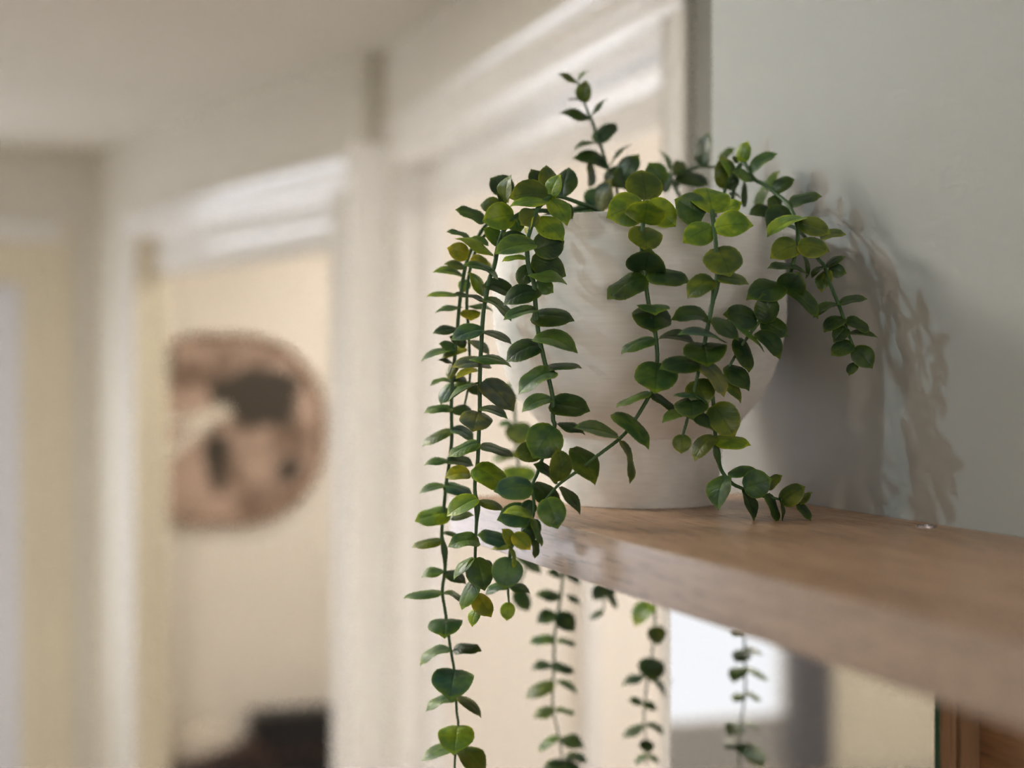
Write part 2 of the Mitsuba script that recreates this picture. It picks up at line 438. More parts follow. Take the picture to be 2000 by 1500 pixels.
# cool spotlight under the hall ceiling, aimed at the plant: the key light
sx, sy = W(0.19, 1.35)
SPOS = np.array([sx, sy, 2.23])
aim = np.array([0.08, 1.19, 1.60]) - SPOS
aim /= np.linalg.norm(aim)
s1 = np.cross(aim, [0, 0, 1])
s1 /= np.linalg.norm(s1)
s2 = np.cross(aim, s1)
can = trimesh.creation.revolve(np.array([(0.0, -0.03), (0.034, -0.03), (0.036, 0.07), (0.033, 0.07), (0.031, -0.004), (0.0, -0.004)]), sections=40)
put('ceiling_spotlight__housing', place(can, SPOS, s1, s2, aim), 'm_black', 30)
lens = trimesh.creation.cylinder(0.0165, 0.003, sections=32)
put('ceiling_spotlight__lens', place(lens, SPOS, s1, s2, aim), 'm_lampshell', emitter=emit(SPOT))
stalk = trimesh.creation.cylinder(0.006, ZC - SPOS[2], sections=16)
stalk.apply_translation([sx, sy, (ZC + SPOS[2]) / 2 + 0.01])
put('ceiling_spotlight__stalk', stalk, 'm_black', 30)
tag('ceiling_spotlight', 'small black spotlight under the hall ceiling aimed at the plant', 'spotlight')

# grey curtain beside the hall window, pleated
s = np.linspace(0, 1, 61)
a_ = 3.0 + 0.27 * s
b_ = 0.07 + 0.03 * np.sin(s * 2 * math.pi * 4)
put('curtain', L3.post(list(zip(a_, b_)) + list(zip(a_[::-1], b_[::-1] + 0.008)), FL + 0.03, 0.8), 'm_curtain', 40,
    label='dark grey pleated curtain reflected at the right of the bright window', category='curtain')

# ------------------------------------------------------------------ shelf, mirror, panel
ZT = EYE - 0.1                       # top of the shelf
TK = 0.0327
DEP = 0.247
put('wooden_shelf__board', box_ab(-1.25, 0.0, 0.0005, DEP - 0.0012, ZT - TK, ZT, 0.0006), 'm_oak', False)
put('wooden_shelf__edge_band', box_ab(-1.25, 0.0005, DEP - 0.0012, DEP, ZT - TK - 0.0001, ZT + 0.0001, 0.0005), 'm_oak_edge', False, label='satin oak edge band')
tag('wooden_shelf', 'thick light oak shelf board holding the potted plant', 'shelf')
q = P(1810, 1030, 290 / (1030 - 740) * 1.0)
cap = trimesh.creation.cylinder(0.0066, 0.0016, sections=32)
cap.apply_translation([q[0], q[1], ZT + 0.0006])
dot = trimesh.creation.cylinder(0.0022, 0.0024, sections=20)
dot.apply_translation([q[0], q[1], ZT + 0.0008])
put('wooden_shelf__fixing_cap', cat([cap, dot]), 'm_steel', 30, label='small shiny metal fixing cap near the wall')

MB = 0.0414                          # front of the mirror, out from the wall
MZ0, MZ1 = 0.35, ZT - TK
NE = -0.396                          # near end
put('wall_mirror__glass', box_ab(NE, -0.001, MB - 0.004, MB - 0.0004, MZ0, MZ1), 'm_glass_edge', label='green edge of the mirror glass')
put('wall_mirror__silvering', box_ab(NE + 0.0004, -0.0014, MB - 0.0004, MB, MZ0, MZ1), 'm_mirror', label='reflecting face of the mirror')
put('wall_mirror__backing_board', box_ab(NE + 0.004, 0.012, MB - 0.0195, MB - 0.0062, MZ0, MZ1), 'm_oak_upright', label='oak backing board of the mirror')
tag('wall_mirror', 'frameless mirror with a green glass edge below the shelf', 'mirror')
put('oak_cladding__batten', box_ab(NE + 0.001, 0.0, 0.006, MB - 0.0205, 0.3, MZ1), 'm_oak_upright', label='upright oak batten')
put('oak_cladding__board', box_ab(-1.25, 0.0, 0.0002, 0.0055, 0.3, MZ1), 'm_oak_panel')
tag('oak_cladding', 'dark oak cladding on the wall below the shelf at the right edge', 'cladding')

# ------------------------------------------------------------------ pot
PC = np.array([0.1022, 1.20])
prof_px = [(0, 990), (151, 990), (153, 984), (158, 930), (162, 880), (164, 862), (166, 858), (190, 840), (210, 818), (238, 784), (258, 745), (270, 710), (280, 670), (285, 630),
           (285, 590), (283, 540), (279, 490), (274, 456), (272, 452), (269, 451), (266, 454), (268, 490), (272, 540), (273, 600), (268, 670), (240, 760), (200, 815), (150, 842), (0, 850)]
YP = 1.20


def zpx(v):
    return EYE - (v - 740) / F * YP


z_base = zpx(990)
prof = np.array([(r / F * YP, zpx(v) - z_base + ZT + 0.0004) for r, v in prof_px])
pot = trimesh.creation.revolve(prof[5:], sections=96)
foot = trimesh.creation.revolve(np.vstack([prof[:6], [[0, prof[5][1]]]]), sections=96)
for m in (pot, foot):
    m.apply_translation([PC[0], PC[1], 0])
put('plant_pot__bowl', pot, 'm_pot', 40)
put('plant_pot__foot', foot, 'm_pot', 40, label='narrow round foot')
zs_ = zpx(500)
ang = np.linspace(0, 2 * math.pi, 49)[:-1]
rr = np.linspace(0, 0.108, 9)
v_, f_ = [[0, 0, 0.012]], []
for i, r in enumerate(rr[1:]):
    for j, t in enumerate(ang):
        v_.append([r * math.cos(t), r * math.sin(t), 0.012 * (1 - (r / 0.108) ** 2) + 0.004 * rng.random()])
n_ = len(ang)
for j in range(n_):
    f_.append([0, 1 + j, 1 + (j + 1) % n_])
for i in range(7):
    for j in range(n_):
        a, b = 1 + i * n_ + j, 1 + i * n_ + (j + 1) % n_
        f_ += [[a, a + n_, b + n_], [a, b + n_, b]]
soil = trimesh.Trimesh(np.array(v_) + [PC[0], PC[1], zs_], f_, process=False)
put('plant_pot__soil', soil, 'm_soil', True, label='dark filling inside the rim')
tag('plant_pot', 'matt off-white bowl-shaped plant pot standing on the oak shelf', 'plant pot')

# ------------------------------------------------------------------ plant
NR, NS = 5, 20


def leaf_mesh(base, A, B, Nn, L, Wd, tint, bow, cup, wave):
    """closed thin leaf: A along, B across, Nn upper side"""
    th = 0.00035
    pts, uv, top = [(0, 0.5)], [], []
    for i in range(1, NR + 1):
        r = i / NR
        for j in range(NS):
            t = 2 * math.pi * j / NS
            x, y = 0.5 * r * math.sin(t), 0.5 - 0.5 * r * math.cos(t)
            x *= 1 - 0.10 * (y - 0.3) * r
            if i == NR:
                dt = abs(t - math.pi)
                y += 0.08 * math.exp(-(dt / 0.17) ** 2)
            if r > 0.99 and (j == 0):
                y += 0.03
            pts.append((x, y))
    pts = np.array(pts)
    x, y = pts[:, 0], pts[:, 1]
    z = cup * x * x * 4 * 0.16 + bow * 4 * y * (1 - y) * 0.13 + wave * np.sin(2.2 * math.pi * y + 1) * x * 0.16 - 0.02 * np.exp(-(x / 0.05) ** 2)
    edge = np.zeros(len(pts), bool)
    edge[1 + (NR - 1) * NS:] = True
    P3 = base + np.outer(y * L, A) + np.outer(x * Wd, B) + np.outer(z * L, Nn)
    up = P3 + np.where(edge, 0.3, 1.0)[:, None] * th * Nn
    dn = P3 - np.where(edge, 0.3, 1.0)[:, None] * th * Nn
    F1 = [[0, 1 + j, 1 + (j + 1) % NS] for j in range(NS)]
    for i in range(NR - 1):
        for j in range(NS):
            a, b = 1 + i * NS + j, 1 + i * NS + (j + 1) % NS
            F1 += [[a, a + NS, b + NS], [a, b + NS, b]]
    F1 = np.array(F1)
    n = len(pts)
    o = 1 + (NR - 1) * NS
    rim = []
    for j in range(NS):
        a, b = o + j, o + (j + 1) % NS
        rim += [[a, a + n, b + n], [a, b + n, b]]
    if np.dot(np.cross(A, B), Nn) > 0:       # (x, y) = (B, A): counter-clockwise seen from -Nn
        F_ = np.vstack([F1, F1[:, ::-1] + n, rim])
    else:
        F_ = np.vstack([F1[:, ::-1], F1 + n, np.array(rim)[:, ::-1]])
    k = TKEYS.index(tint)
    uvt = np.stack([x + 1.0 + 2 * k, y], 1)
    uvb = np.stack([x + 1.0 + 2 * k, y + 3], 1)
    return trimesh.Trimesh(np.vstack([up, dn]), F_, process=False), np.vstack([uvt, uvb])


def tube(path, rad, sides=8):
    path, rad = np.array(path), np.array(rad)
    n = len(path)
    tan = np.gradient(path, axis=0)
    tan /= np.linalg.norm(tan, axis=1, keepdims=True)
    ref = np.array([0.3, 1, 0.1])
    vs, fs = [], []
    for i in range(n):
        e1 = np.cross(tan[i], ref)
        e1 /= np.linalg.norm(e1)
        e2 = np.cross(tan[i], e1)
        for j in range(sides):
            t = 2 * math.pi * j / sides
            vs.append(path[i] + rad[i] * (math.cos(t) * e1 + math.sin(t) * e2))
    for i in range(n - 1):
        for j in range(sides):
            a, b = i * sides + j, i * sides + (j + 1) % sides
            fs += [[a, b, b + sides], [a, b + sides, a + sides]]
    vs += [path[0], path[-1]]
    for j in range(sides):
        fs += [[n * sides, (j + 1) % sides, j], [n * sides + 1, (n - 1) * sides + j, (n - 1) * sides + (j + 1) % sides]]
    return trimesh.Trimesh(np.array(vs), fs, process=False)


def spline(pts, m=6):
    pts = np.array(pts, float)
    q = np.vstack([2 * pts[0] - pts[1], pts, 2 * pts[-1] - pts[-2]])
    out = []
    for i in range(1, len(q) - 2):
        for t in np.linspace(0, 1, m, endpoint=False):
            p0, p1, p2, p3 = q[i - 1:i + 3]
            out.append(0.5 * (2 * p1 + (p2 - p0) * t + (2 * p0 - 5 * p1 + 4 * p2 - p3) * t * t + (3 * p1 - p0 - 3 * p2 + p3) * t ** 3))
    out.append(pts[-1])
    return np.array(out)


# Each strand: stem nodes (u, v, distance) measured in the photograph and turned into points in the room; then its leaves:
# base u, v, tip u, v, breadth, tint[, '+': the tip leans away]. Real size and tilt of a leaf follow from how foreshortened it looks.
STRANDS = []


def strand(nodes, leaves, r=0.0015):
    STRANDS.append((nodes, leaves, r))


# upright sprig at the back
strand([(1212, 420, 1.22), (1200, 350, 1.23), (1187, 327, 1.23), (1179, 303, 1.23), (1173, 285, 1.23), (1167, 275, 1.23), (1160, 248, 1.23), (1153, 230, 1.23), (1142, 203, 1.23), (1128, 162, 1.23)], [
    (1128, 162, 1092, 147, 18, 'o'), (1128, 162, 1147, 141, 7, 'g'), (1141, 201, 1143, 162, 31, 'o'), (1140, 199, 1111, 196, 6, 'd'),
    (1153, 231, 1098, 223, 26, 'd'), (1154, 229, 1183, 197, 9, 'd'), (1163, 279, 1201, 241, 36, 'd', '+'), (1169, 280, 1124, 292, 12, 'd'),
    (1170, 281, 1187, 273, 9, 'd'), (1187, 327, 1124, 311, 36, 'd'), (1190, 326, 1229, 285, 7, 'd'), (1155, 366, 1149, 321, 21, 'r'),
    (1182, 358, 1213, 330, 28, 'd'), (1165, 416, 1188, 356, 40, 'r'), (1150, 402, 1166, 370, 38, 'c'), (1152, 398, 1128, 438, 40, 'c'), (1165, 432, 1104, 445, 18, 'r')], 0.0013)
# head of leaves at the left of the rim
strand([(1180, 420, 1.16), (1155, 405, 1.13), (1130, 396, 1.11), (1100, 386, 1.10), (1073, 383, 1.08)], [
    (1070, 378, 1040, 331, 42, 'd', '+', 0.03), (1075, 384, 1070, 324, 42, 'o', '+', 0.02), (1098, 386, 1110, 328, 46, 'd', '+', 0.02), (1090, 396, 1116, 426, 32, 'd', 0.01),
    (1075, 388, 1092, 345, 32, 'b'), (1073, 386, 1106, 437, 42, 'b'), (1073, 380, 1000, 386, 60, 'o'), (1073, 394, 1001, 402, 27, 'b', -0.01)])
# strand at the front left of the pot, down to the shelf edge
strand([(1074, 384, 1.08), (1052, 405, 1.06), (1040, 435, 1.05), (1030, 470, 1.045), (1030, 500, 1.045), (1034, 528, 1.045), (1043, 555, 1.045), (1046, 597, 1.045), (1052, 653, 1.045), (1060, 690, 1.045), (1067, 720, 1.045),
        (1077, 763, 1.045), (1080, 783, 1.045), (1080, 818, 1.045), (1083, 832, 1.045), (1072, 865, 1.042), (1060, 893, 1.04), (1050, 923, 1.035), (1040, 948, 1.03), (1043, 985, 1.025), (1040, 1010, 1.02), (1020, 1040, 1.015), (1000, 1066, 1.01)], [
    (1047, 414, 1020, 440, 46, 'o'), (1050, 425, 1097, 468, 48, 'b', 0.012), (1041, 424, 1031, 459, 12, 'y'), (1030, 488, 985, 455, 42, 'd', '+', 0.012),
    (1048, 476, 971, 494, 44, 'g', -0.008), (1042, 490, 1099, 470, 60, 'd', '+', 0.01), (1028, 503, 984, 509, 15, 'b', 0.004), (1036, 518, 1016, 556, 38, 'd', 0.012),
    (1036, 508, 1103, 534, 56, 'd', '+', 0.008), (1030, 537, 1102, 553, 24, 'g', -0.01), (1046, 550, 1078, 570, 36, 'g', 0.01), (1056, 568, 988, 592, 42, 'd'),
    (1050, 603, 988, 622, 24, 'g', -0.004), (1036, 618, 1115, 624, 42, 'd', 0.006), (1040, 660, 1122, 684, 38, 'g', -0.006), (1056, 672, 993, 702, 44, 'd', 0.004),
    (1060, 719, 1130, 716, 15, 'd', 0.004), (1086, 724, 1017, 763, 38, 'g', -0.006), (1080, 778, 1023, 800, 27, 'g'), (1072, 788, 1146, 800, 48, 'd', 0.003),
    (1083, 832, 1043, 890, 76, 'g', -0.006), (1060, 878, 1008, 888, 42, 'o', 0.01), (1088, 826, 1139, 845, 16, 'd'),
    (1041, 950, 970, 956, 48, 'c', -0.004), (1042, 942, 1090, 991, 38, 'd', 0.006), (1045, 982, 1018, 1003, 32, 'd'), (1043, 1006, 976, 1012, 48, 'c', 0.004),
    (1043, 1012, 987, 999, 14, 'b', -0.006), (1000, 1065, 983, 1034, 24, 'y'), (1002, 1042, 1034, 1070, 32, 'y', -0.004), (1045, 1012, 1030, 1056, 38, 'd', 0.004),
    (1041, 1012, 1058, 1062, 14, 'g', -0.004), (1040, 1052, 1045, 1087, 17, 'd'), (997, 1066, 963, 1071, 7, 'y'), (992, 1060, 937, 1043, 28, 'c', 0.004)], 0.0016)
# its hanging tip in front of the shelf edge
strand([(1018, 1042, 1.014), (1000, 1066, 1.01), (996, 1085, 1.01), (994, 1105, 1.01), (992, 1145, 1.01), (994, 1178, 1.01)], [
    (998, 1070, 1003, 1106, 10, 'b', -0.008), (998, 1088, 984, 1144, 64, 'c', -0.004), (994, 1144, 1033, 1155, 14, 'd'), (991, 1145, 951, 1157, 16, 'c'), (994, 1176, 990, 1209, 30, 'b')], 0.0012)
# sharp strand hanging left of the pot
strand([(1150, 405, 1.15), (1090, 412, 1.12), (1040, 412, 1.10), (1007, 423, 1.09), (985, 448, 1.085), (973, 480, 1.085), (966, 517, 1.085), (955, 548, 1.085), (950, 577, 1.085), (945, 603, 1.085), (942, 637, 1.085), (940, 675, 1.085), (938, 708, 1.085),
        (937, 750, 1.085), (937, 800, 1.085), (935, 850, 1.085), (933, 900, 1.085), (928, 935, 1.085), (928, 965, 1.085), (932, 990, 1.085, 0.9), (930, 1033, 1.085), (928, 1085, 1.085), (928, 1130, 1.085), (930, 1160, 1.085), (934, 1190, 1.085)], [
    (1000, 380, 960, 348, 46, 'd', '+', 0.03), (986, 400, 975, 371, 20, 'd', 0.02), (990, 397, 996, 347, 26, 'o', 0.01), (980, 405, 940, 399, 34, 'o', '+', 0.02),
    (1006, 420, 947, 432, 58, 'b'), (948, 432, 895, 411, 30, 'g', 0.03), (978, 478, 948, 448, 32, 'b', 0.008), (955, 478, 918, 470, 18, 'b', 0.01), (1003, 424, 1016, 452, 38, 'g', 0.01),
    (966, 500, 897, 468, 22, 'b'), (916, 500, 877, 486, 38, 'y', 0.03), (919, 468, 877, 453, 15, 'g', 0.03), (921, 501, 951, 519, 24, 'y', 0.03),
    (974, 544, 911, 518, 20, 'g', -0.004), (945, 552, 1000, 576, 34, 'd', 0.004), (948, 578, 918, 535, 22, 'b', 0.01), (946, 586, 890, 575, 13, 'd'), (943, 582, 996, 622, 23, 'g', -0.004),
    (945, 642, 886, 662, 34, 'c', -0.004), (944, 647, 996, 669, 17, 'd'), (916, 702, 993, 712, 17, 'g', -0.006), (960, 715, 888, 715, 25, 'r', 0.004), (934, 722, 893, 737, 15, 'y', 0.02),
    (937, 746, 879, 780, 8, 'g'), (941, 743, 1000, 797, 50, 'r', 0.003), (935, 798, 988, 814, 16, 'g', -0.004), (935, 803, 925, 837, 66, 'r'), (937, 863, 880, 888, 25, 'g'), (937, 868, 998, 888, 18, 'd'),
    (920, 926, 873, 930, 28, 'y', 0.004), (924, 912, 986, 951, 48, 'b', -0.006), (934, 972, 877, 1003, 34, 'b', -0.004), (934, 978, 981, 994, 15, 'o'), (938, 1058, 880, 1063, 28, 'g', -0.004),
    (926, 1088, 888, 1126, 15, 'g'), (928, 1088, 946, 1147, 52, 'g', -0.004), (936, 1095, 962, 1112, 16, 'd', 0.004), (930, 1131, 903, 1184, 30, 'g', -0.004), (928, 1160, 958, 1200, 36, 'y'), (936, 1187, 922, 1220, 22, 'b')], 0.0016)
# long strand to the bottom of the frame
strand([(1120, 425, 1.17), (1060, 425, 1.16), (1000, 428, 1.15), (955, 436, 1.14), (930, 470, 1.13), (912, 510, 1.125), (902, 560, 1.125), (897, 600, 1.125), (893, 645, 1.125), (888, 700, 1.125), (882, 775, 1.125), (882, 817, 1.125), (882, 863, 1.125), (876, 915, 1.125), (872, 940, 1.125), (868, 980, 1.125), (864, 1020, 1.125),
        (863, 1050, 1.125), (868, 1075, 1.125, 1.0), (869, 1113, 1.125), (864, 1155, 1.125), (870, 1197, 1.125), (878, 1255, 1.125), (883, 1285, 1.125), (887, 1310, 1.125), (890, 1350, 1.125), (892, 1392, 1.125), (895, 1417, 1.125), (890, 1467, 1.125), (888, 1500, 1.125), (890, 1560, 1.125)], [
    (912, 524, 871, 516, 18, 'o'), (905, 540, 851, 531, 18, 'b'), (893, 577, 838, 578, 14, 'b'), (904, 600, 854, 609, 12, 'g'), (892, 642, 849, 650, 20, 'd'), (893, 684, 861, 671, 22, 'c'),
    (889, 684, 827, 702, 14, 'g'), (885, 710, 858, 703, 8, 'd'), (890, 708, 877, 738, 22, 'o'), (883, 746, 843, 751, 10, 'g'), (887, 748, 862, 786, 30, 'c', 0.01), (885, 797, 833, 803, 17, 'g'),
    (880, 800, 922, 806, 20, 'd'), (882, 838, 829, 867, 20, 'o'), (880, 838, 923, 858, 22, 'c'), (878, 900, 832, 906, 12, 'g'), (870, 897, 921, 907, 22, 'd'), (869, 948, 823, 960, 13, 'g'), (866, 946, 919, 962, 22, 'c'),
    (880, 1000, 816, 1014, 36, 'b'), (880, 1012, 922, 1005, 13, 'o'), (863, 1054, 809, 1065, 15, 'o'), (866, 1039, 898, 1050, 6, 'g'), (867, 1115, 826, 1124, 15, 'g'), (867, 1118, 908, 1136, 19, 'd'),
    (864, 1156, 794, 1163, 8, 'g'), (866, 1157, 901, 1173, 8, 'g'), (872, 1208, 871, 1231, 70, 'g'), (880, 1267, 824, 1292, 14, 'g'), (884, 1268, 937, 1267, 16, 'd'), (889, 1306, 882, 1348, 84, 'c'),
    (890, 1364, 836, 1382, 12, 'g'), (891, 1360, 938, 1394, 11, 'o'), (895, 1416, 889, 1456, 72, 'b'), (888, 1460, 829, 1479, 14, 'g'), (893, 1462, 944, 1512, 32, 'o'), (889, 1535, 884, 1575, 76, 'g')], 0.0014)
# shorter strand between them
strand([(1110, 430, 1.17), (1040, 430, 1.16), (980, 440, 1.14), (945, 462, 1.135), (925, 500, 1.13), (915, 543, 1.13), (912, 575, 1.13), (912, 607, 1.13), (915, 640, 1.13), (917, 690, 1.13), (918, 735, 1.13), (912, 770, 1.13), (905, 800, 1.13)], [
    (912, 600, 960, 606, 10, 'g'), (918, 604, 921, 625, 40, 'y'), (912, 680, 866, 698, 18, 'y'), (912, 674, 881, 658, 22, 'd'), (917, 665, 954, 691, 18, 'o'), (912, 741, 875, 742, 15, 'd'),
    (917, 746, 886, 754, 11, 'b'), (916, 748, 933, 770, 22, 'o'), (928, 566, 962, 560, 20, 'o', 0.01), (910, 545, 905, 570, 26, 'b', 0.01), (915, 510, 958, 520, 22, 'y', 0.01)], 0.0013)
# strand at the middle of the pot that crosses to the shelf edge
strand([(1262, 470, 1.15), (1262, 415, 1.11), (1258, 395, 1.07), (1257, 425, 1.05), (1253, 470, 1.047), (1257, 520, 1.047), (1262, 560, 1.047), (1268, 600, 1.047), (1278, 640, 1.047), (1283, 680, 1.047), (1283, 710, 1.047), (1277, 752, 1.047), (1270, 770, 1.045),
        (1240, 820, 1.042), (1212, 855, 1.04), (1160, 895, 1.035), (1128, 920, 1.03), (1092, 946, 1.025), (1066, 976, 1.02)], [
    (1262, 392, 1256, 330, 76, 'o', '+', 0.012), (1258, 397, 1189, 424, 72, 'b'), (1261, 397, 1314, 440, 60, 'b'), (1257, 438, 1258, 404, 82, 'b', -0.006), (1257, 442, 1259, 491, 68, 'o', 0.004),
    (1292, 480, 1210, 505, 27, 'd', -0.006), (1258, 536, 1262, 496, 80, 'd', 0.006), (1260, 537, 1189, 580, 50, 'd', -0.002), (1262, 534, 1339, 549, 43, 'd', -0.002), (1270, 596, 1272, 646, 80, 'd', 0.003),
    (1272, 598, 1274, 614, 66, 'g', -0.006), (1280, 660, 1216, 686, 24, 'g'), (1285, 661, 1352, 670, 22, 'd'), (1284, 706, 1274, 762, 86, 'g', -0.004), (1270, 764, 1206, 791, 10, 'g'), (1272, 768, 1321, 806, 20, 'd'),
    (1196, 806, 1263, 868, 36, 'g', -0.004), (1211, 853, 1126, 834, 24, 'g'), (1213, 858, 1231, 936, 22, 'o'), (1118, 872, 1160, 939, 48, 'o', 0.006), (1092, 942, 1089, 879, 48, 'o', -0.004),
    (1091, 941, 1046, 907, 22, 'd'), (1093, 949, 1131, 999, 20, 'd'), (1066, 972, 1088, 1027, 58, 'g', -0.004)], 0.0015)
# strand right of the middle with two tips
strand([(1400, 475, 1.15), (1398, 430, 1.11), (1391, 410, 1.07), (1394, 440, 1.052), (1398, 480, 1.03), (1401, 540, 1.03), (1397, 562, 1.03, 0.7), (1388, 610, 1.03), (1380, 650, 1.03), (1372, 690, 1.03), (1367, 712, 1.03), (1356, 762, 1.03), (1347, 802, 1.03), (1338, 835, 1.03), (1332, 854, 1.03)], [
    (1391, 417, 1387, 362, 80, 'b', '+'), (1375, 425, 1321, 393, 66, 'g', 0.012), (1397, 425, 1443, 398, 36, 'b', 0.01), (1393, 443, 1336, 472, 52, 'b', -0.002), (1393, 445, 1463, 441, 54, 'b', -0.002),
    (1421, 476, 1330, 489, 25, 'b', -0.006), (1400, 482, 1418, 538, 80, 'o', 0.003), (1394, 544, 1344, 578, 45, 'o'), (1400, 543, 1456, 553, 28, 'o'), (1386, 625, 1315, 622, 36, 'd'), (1390, 620, 1438, 662, 36, 'd'),
    (1418, 669, 1328, 652, 18, 'c', -0.008), (1374, 668, 1372, 712, 86, 'd', 0.003), (1367, 710, 1291, 718, 37, 'd', -0.004), (1369, 710, 1411, 768, 42, 'r', -0.004), (1356, 742, 1376, 788, 60, 'o', 0.006),
    (1354, 769, 1317, 772, 8, 'c'), (1356, 770, 1382, 789, 8, 'c'), (1348, 775, 1346, 813, 68, 'd', 0.004), (1346, 804, 1295, 821, 18, 'g'), (1346, 804, 1389, 836, 26, 'd'), (1333, 848, 1330, 883, 38, 'o')], 0.0015)
strand([(1372, 690, 1.035), (1385, 735, 1.037), (1393, 785, 1.04), (1397, 850, 1.045), (1400, 885, 1.048, 1.0), (1410, 920, 1.058), (1430, 944, 1.055), (1450, 954, 1.052), (1485, 968, 1.05), (1522, 975, 1.05), (1558, 985, 1.05)], [
    (1392, 790, 1430, 848, 66, 'o', -0.004), (1396, 850, 1356, 894, 30, 'o'), (1394, 858, 1459, 866, 29, 'b', -0.003), (1420, 927, 1471, 915, 16, 'g'), (1421, 927, 1400, 989, 37, 'g'), (1451, 953, 1502, 936, 58, 'c', -0.004),
    (1450, 955, 1470, 1013, 27, 'd'), (1498, 955, 1523, 929, 18, 'o'), (1498, 962, 1516, 1016, 27, 'd'), (1522, 970, 1527, 1015, 10, 'd'), (1523, 980, 1566, 951, 38, 'o'), (1560, 984, 1582, 962, 10, 'o'), (1558, 984, 1581, 1013, 22, 'd')], 0.0013)
# dark strand over the right of the rim
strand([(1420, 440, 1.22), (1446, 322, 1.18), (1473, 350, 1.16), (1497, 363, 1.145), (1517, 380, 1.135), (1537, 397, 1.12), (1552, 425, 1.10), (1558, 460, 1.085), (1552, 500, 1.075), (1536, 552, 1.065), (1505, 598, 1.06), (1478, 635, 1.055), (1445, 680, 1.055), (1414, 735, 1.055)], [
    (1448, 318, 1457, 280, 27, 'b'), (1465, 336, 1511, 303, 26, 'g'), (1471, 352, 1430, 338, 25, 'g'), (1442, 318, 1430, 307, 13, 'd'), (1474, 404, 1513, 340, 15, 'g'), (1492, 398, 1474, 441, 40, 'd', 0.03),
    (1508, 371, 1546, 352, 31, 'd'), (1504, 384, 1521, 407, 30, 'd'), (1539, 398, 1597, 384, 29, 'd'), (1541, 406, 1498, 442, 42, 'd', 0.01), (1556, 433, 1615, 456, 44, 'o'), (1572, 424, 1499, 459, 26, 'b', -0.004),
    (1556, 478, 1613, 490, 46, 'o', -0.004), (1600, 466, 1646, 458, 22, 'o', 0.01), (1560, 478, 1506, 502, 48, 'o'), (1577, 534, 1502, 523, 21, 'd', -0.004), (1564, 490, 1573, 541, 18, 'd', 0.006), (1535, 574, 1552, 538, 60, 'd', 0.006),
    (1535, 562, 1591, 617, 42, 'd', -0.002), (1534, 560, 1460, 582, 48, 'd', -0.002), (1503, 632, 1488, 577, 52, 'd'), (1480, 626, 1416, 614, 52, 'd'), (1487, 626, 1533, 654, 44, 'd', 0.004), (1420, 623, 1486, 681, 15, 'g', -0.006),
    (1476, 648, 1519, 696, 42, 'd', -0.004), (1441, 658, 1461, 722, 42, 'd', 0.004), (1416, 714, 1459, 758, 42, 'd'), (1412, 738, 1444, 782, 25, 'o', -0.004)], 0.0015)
# sprays standing up behind it
strand([(1360, 440, 1.22), (1312, 352, 1.24), (1330, 338, 1.24), (1367, 325, 1.235), (1393, 327, 1.23), (1412, 318, 1.23)], [
    (1372, 326, 1380, 267, 28, 'd'), (1330, 342, 1320, 316, 29, 'o'), (1318, 344, 1379, 361, 39, 'd'), (1312, 350, 1289, 298, 14, 'g'), (1312, 350, 1326, 368, 10, 'd'), (1405, 320, 1430, 292, 18, 'g'),
    (1240, 336, 1197, 364, 46, 'd', -0.02), (1215, 370, 1242, 308, 46, 'd', -0.02), (1292, 362, 1268, 322, 50, 'g', -0.04), (1296, 376, 1306, 340, 22, 'd', -0.03)], 0.0013)
strand([(1400, 440, 1.20), (1417, 367, 1.17), (1428, 345, 1.165), (1446, 318, 1.16)], [
    (1420, 369, 1410, 312, 50, 'o'), (1426, 346, 1406, 314, 18, 'b', -0.006), (1417, 366, 1441, 352, 27, 'd'), (1455, 406, 1452, 357, 18, 'd', -0.01), (1446, 385, 1423, 380, 9, 'd')], 0.0013)
# dark strand near the wall
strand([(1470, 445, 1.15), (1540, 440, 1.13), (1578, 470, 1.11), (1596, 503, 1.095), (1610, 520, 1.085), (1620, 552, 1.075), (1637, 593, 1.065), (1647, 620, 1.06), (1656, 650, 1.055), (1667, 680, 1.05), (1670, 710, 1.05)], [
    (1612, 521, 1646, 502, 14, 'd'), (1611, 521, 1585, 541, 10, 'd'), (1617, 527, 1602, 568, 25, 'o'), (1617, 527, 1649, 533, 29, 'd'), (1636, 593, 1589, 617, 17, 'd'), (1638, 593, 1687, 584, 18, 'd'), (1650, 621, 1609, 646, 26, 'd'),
    (1651, 623, 1693, 648, 30, 'd'), (1655, 640, 1628, 666, 30, 'd'), (1658, 651, 1707, 657, 14, 'd'), (1665, 669, 1624, 692, 32, 'd'), (1668, 678, 1699, 716, 46, 'd'), (1671, 708, 1657, 731, 18, 'd')], 0.0013)
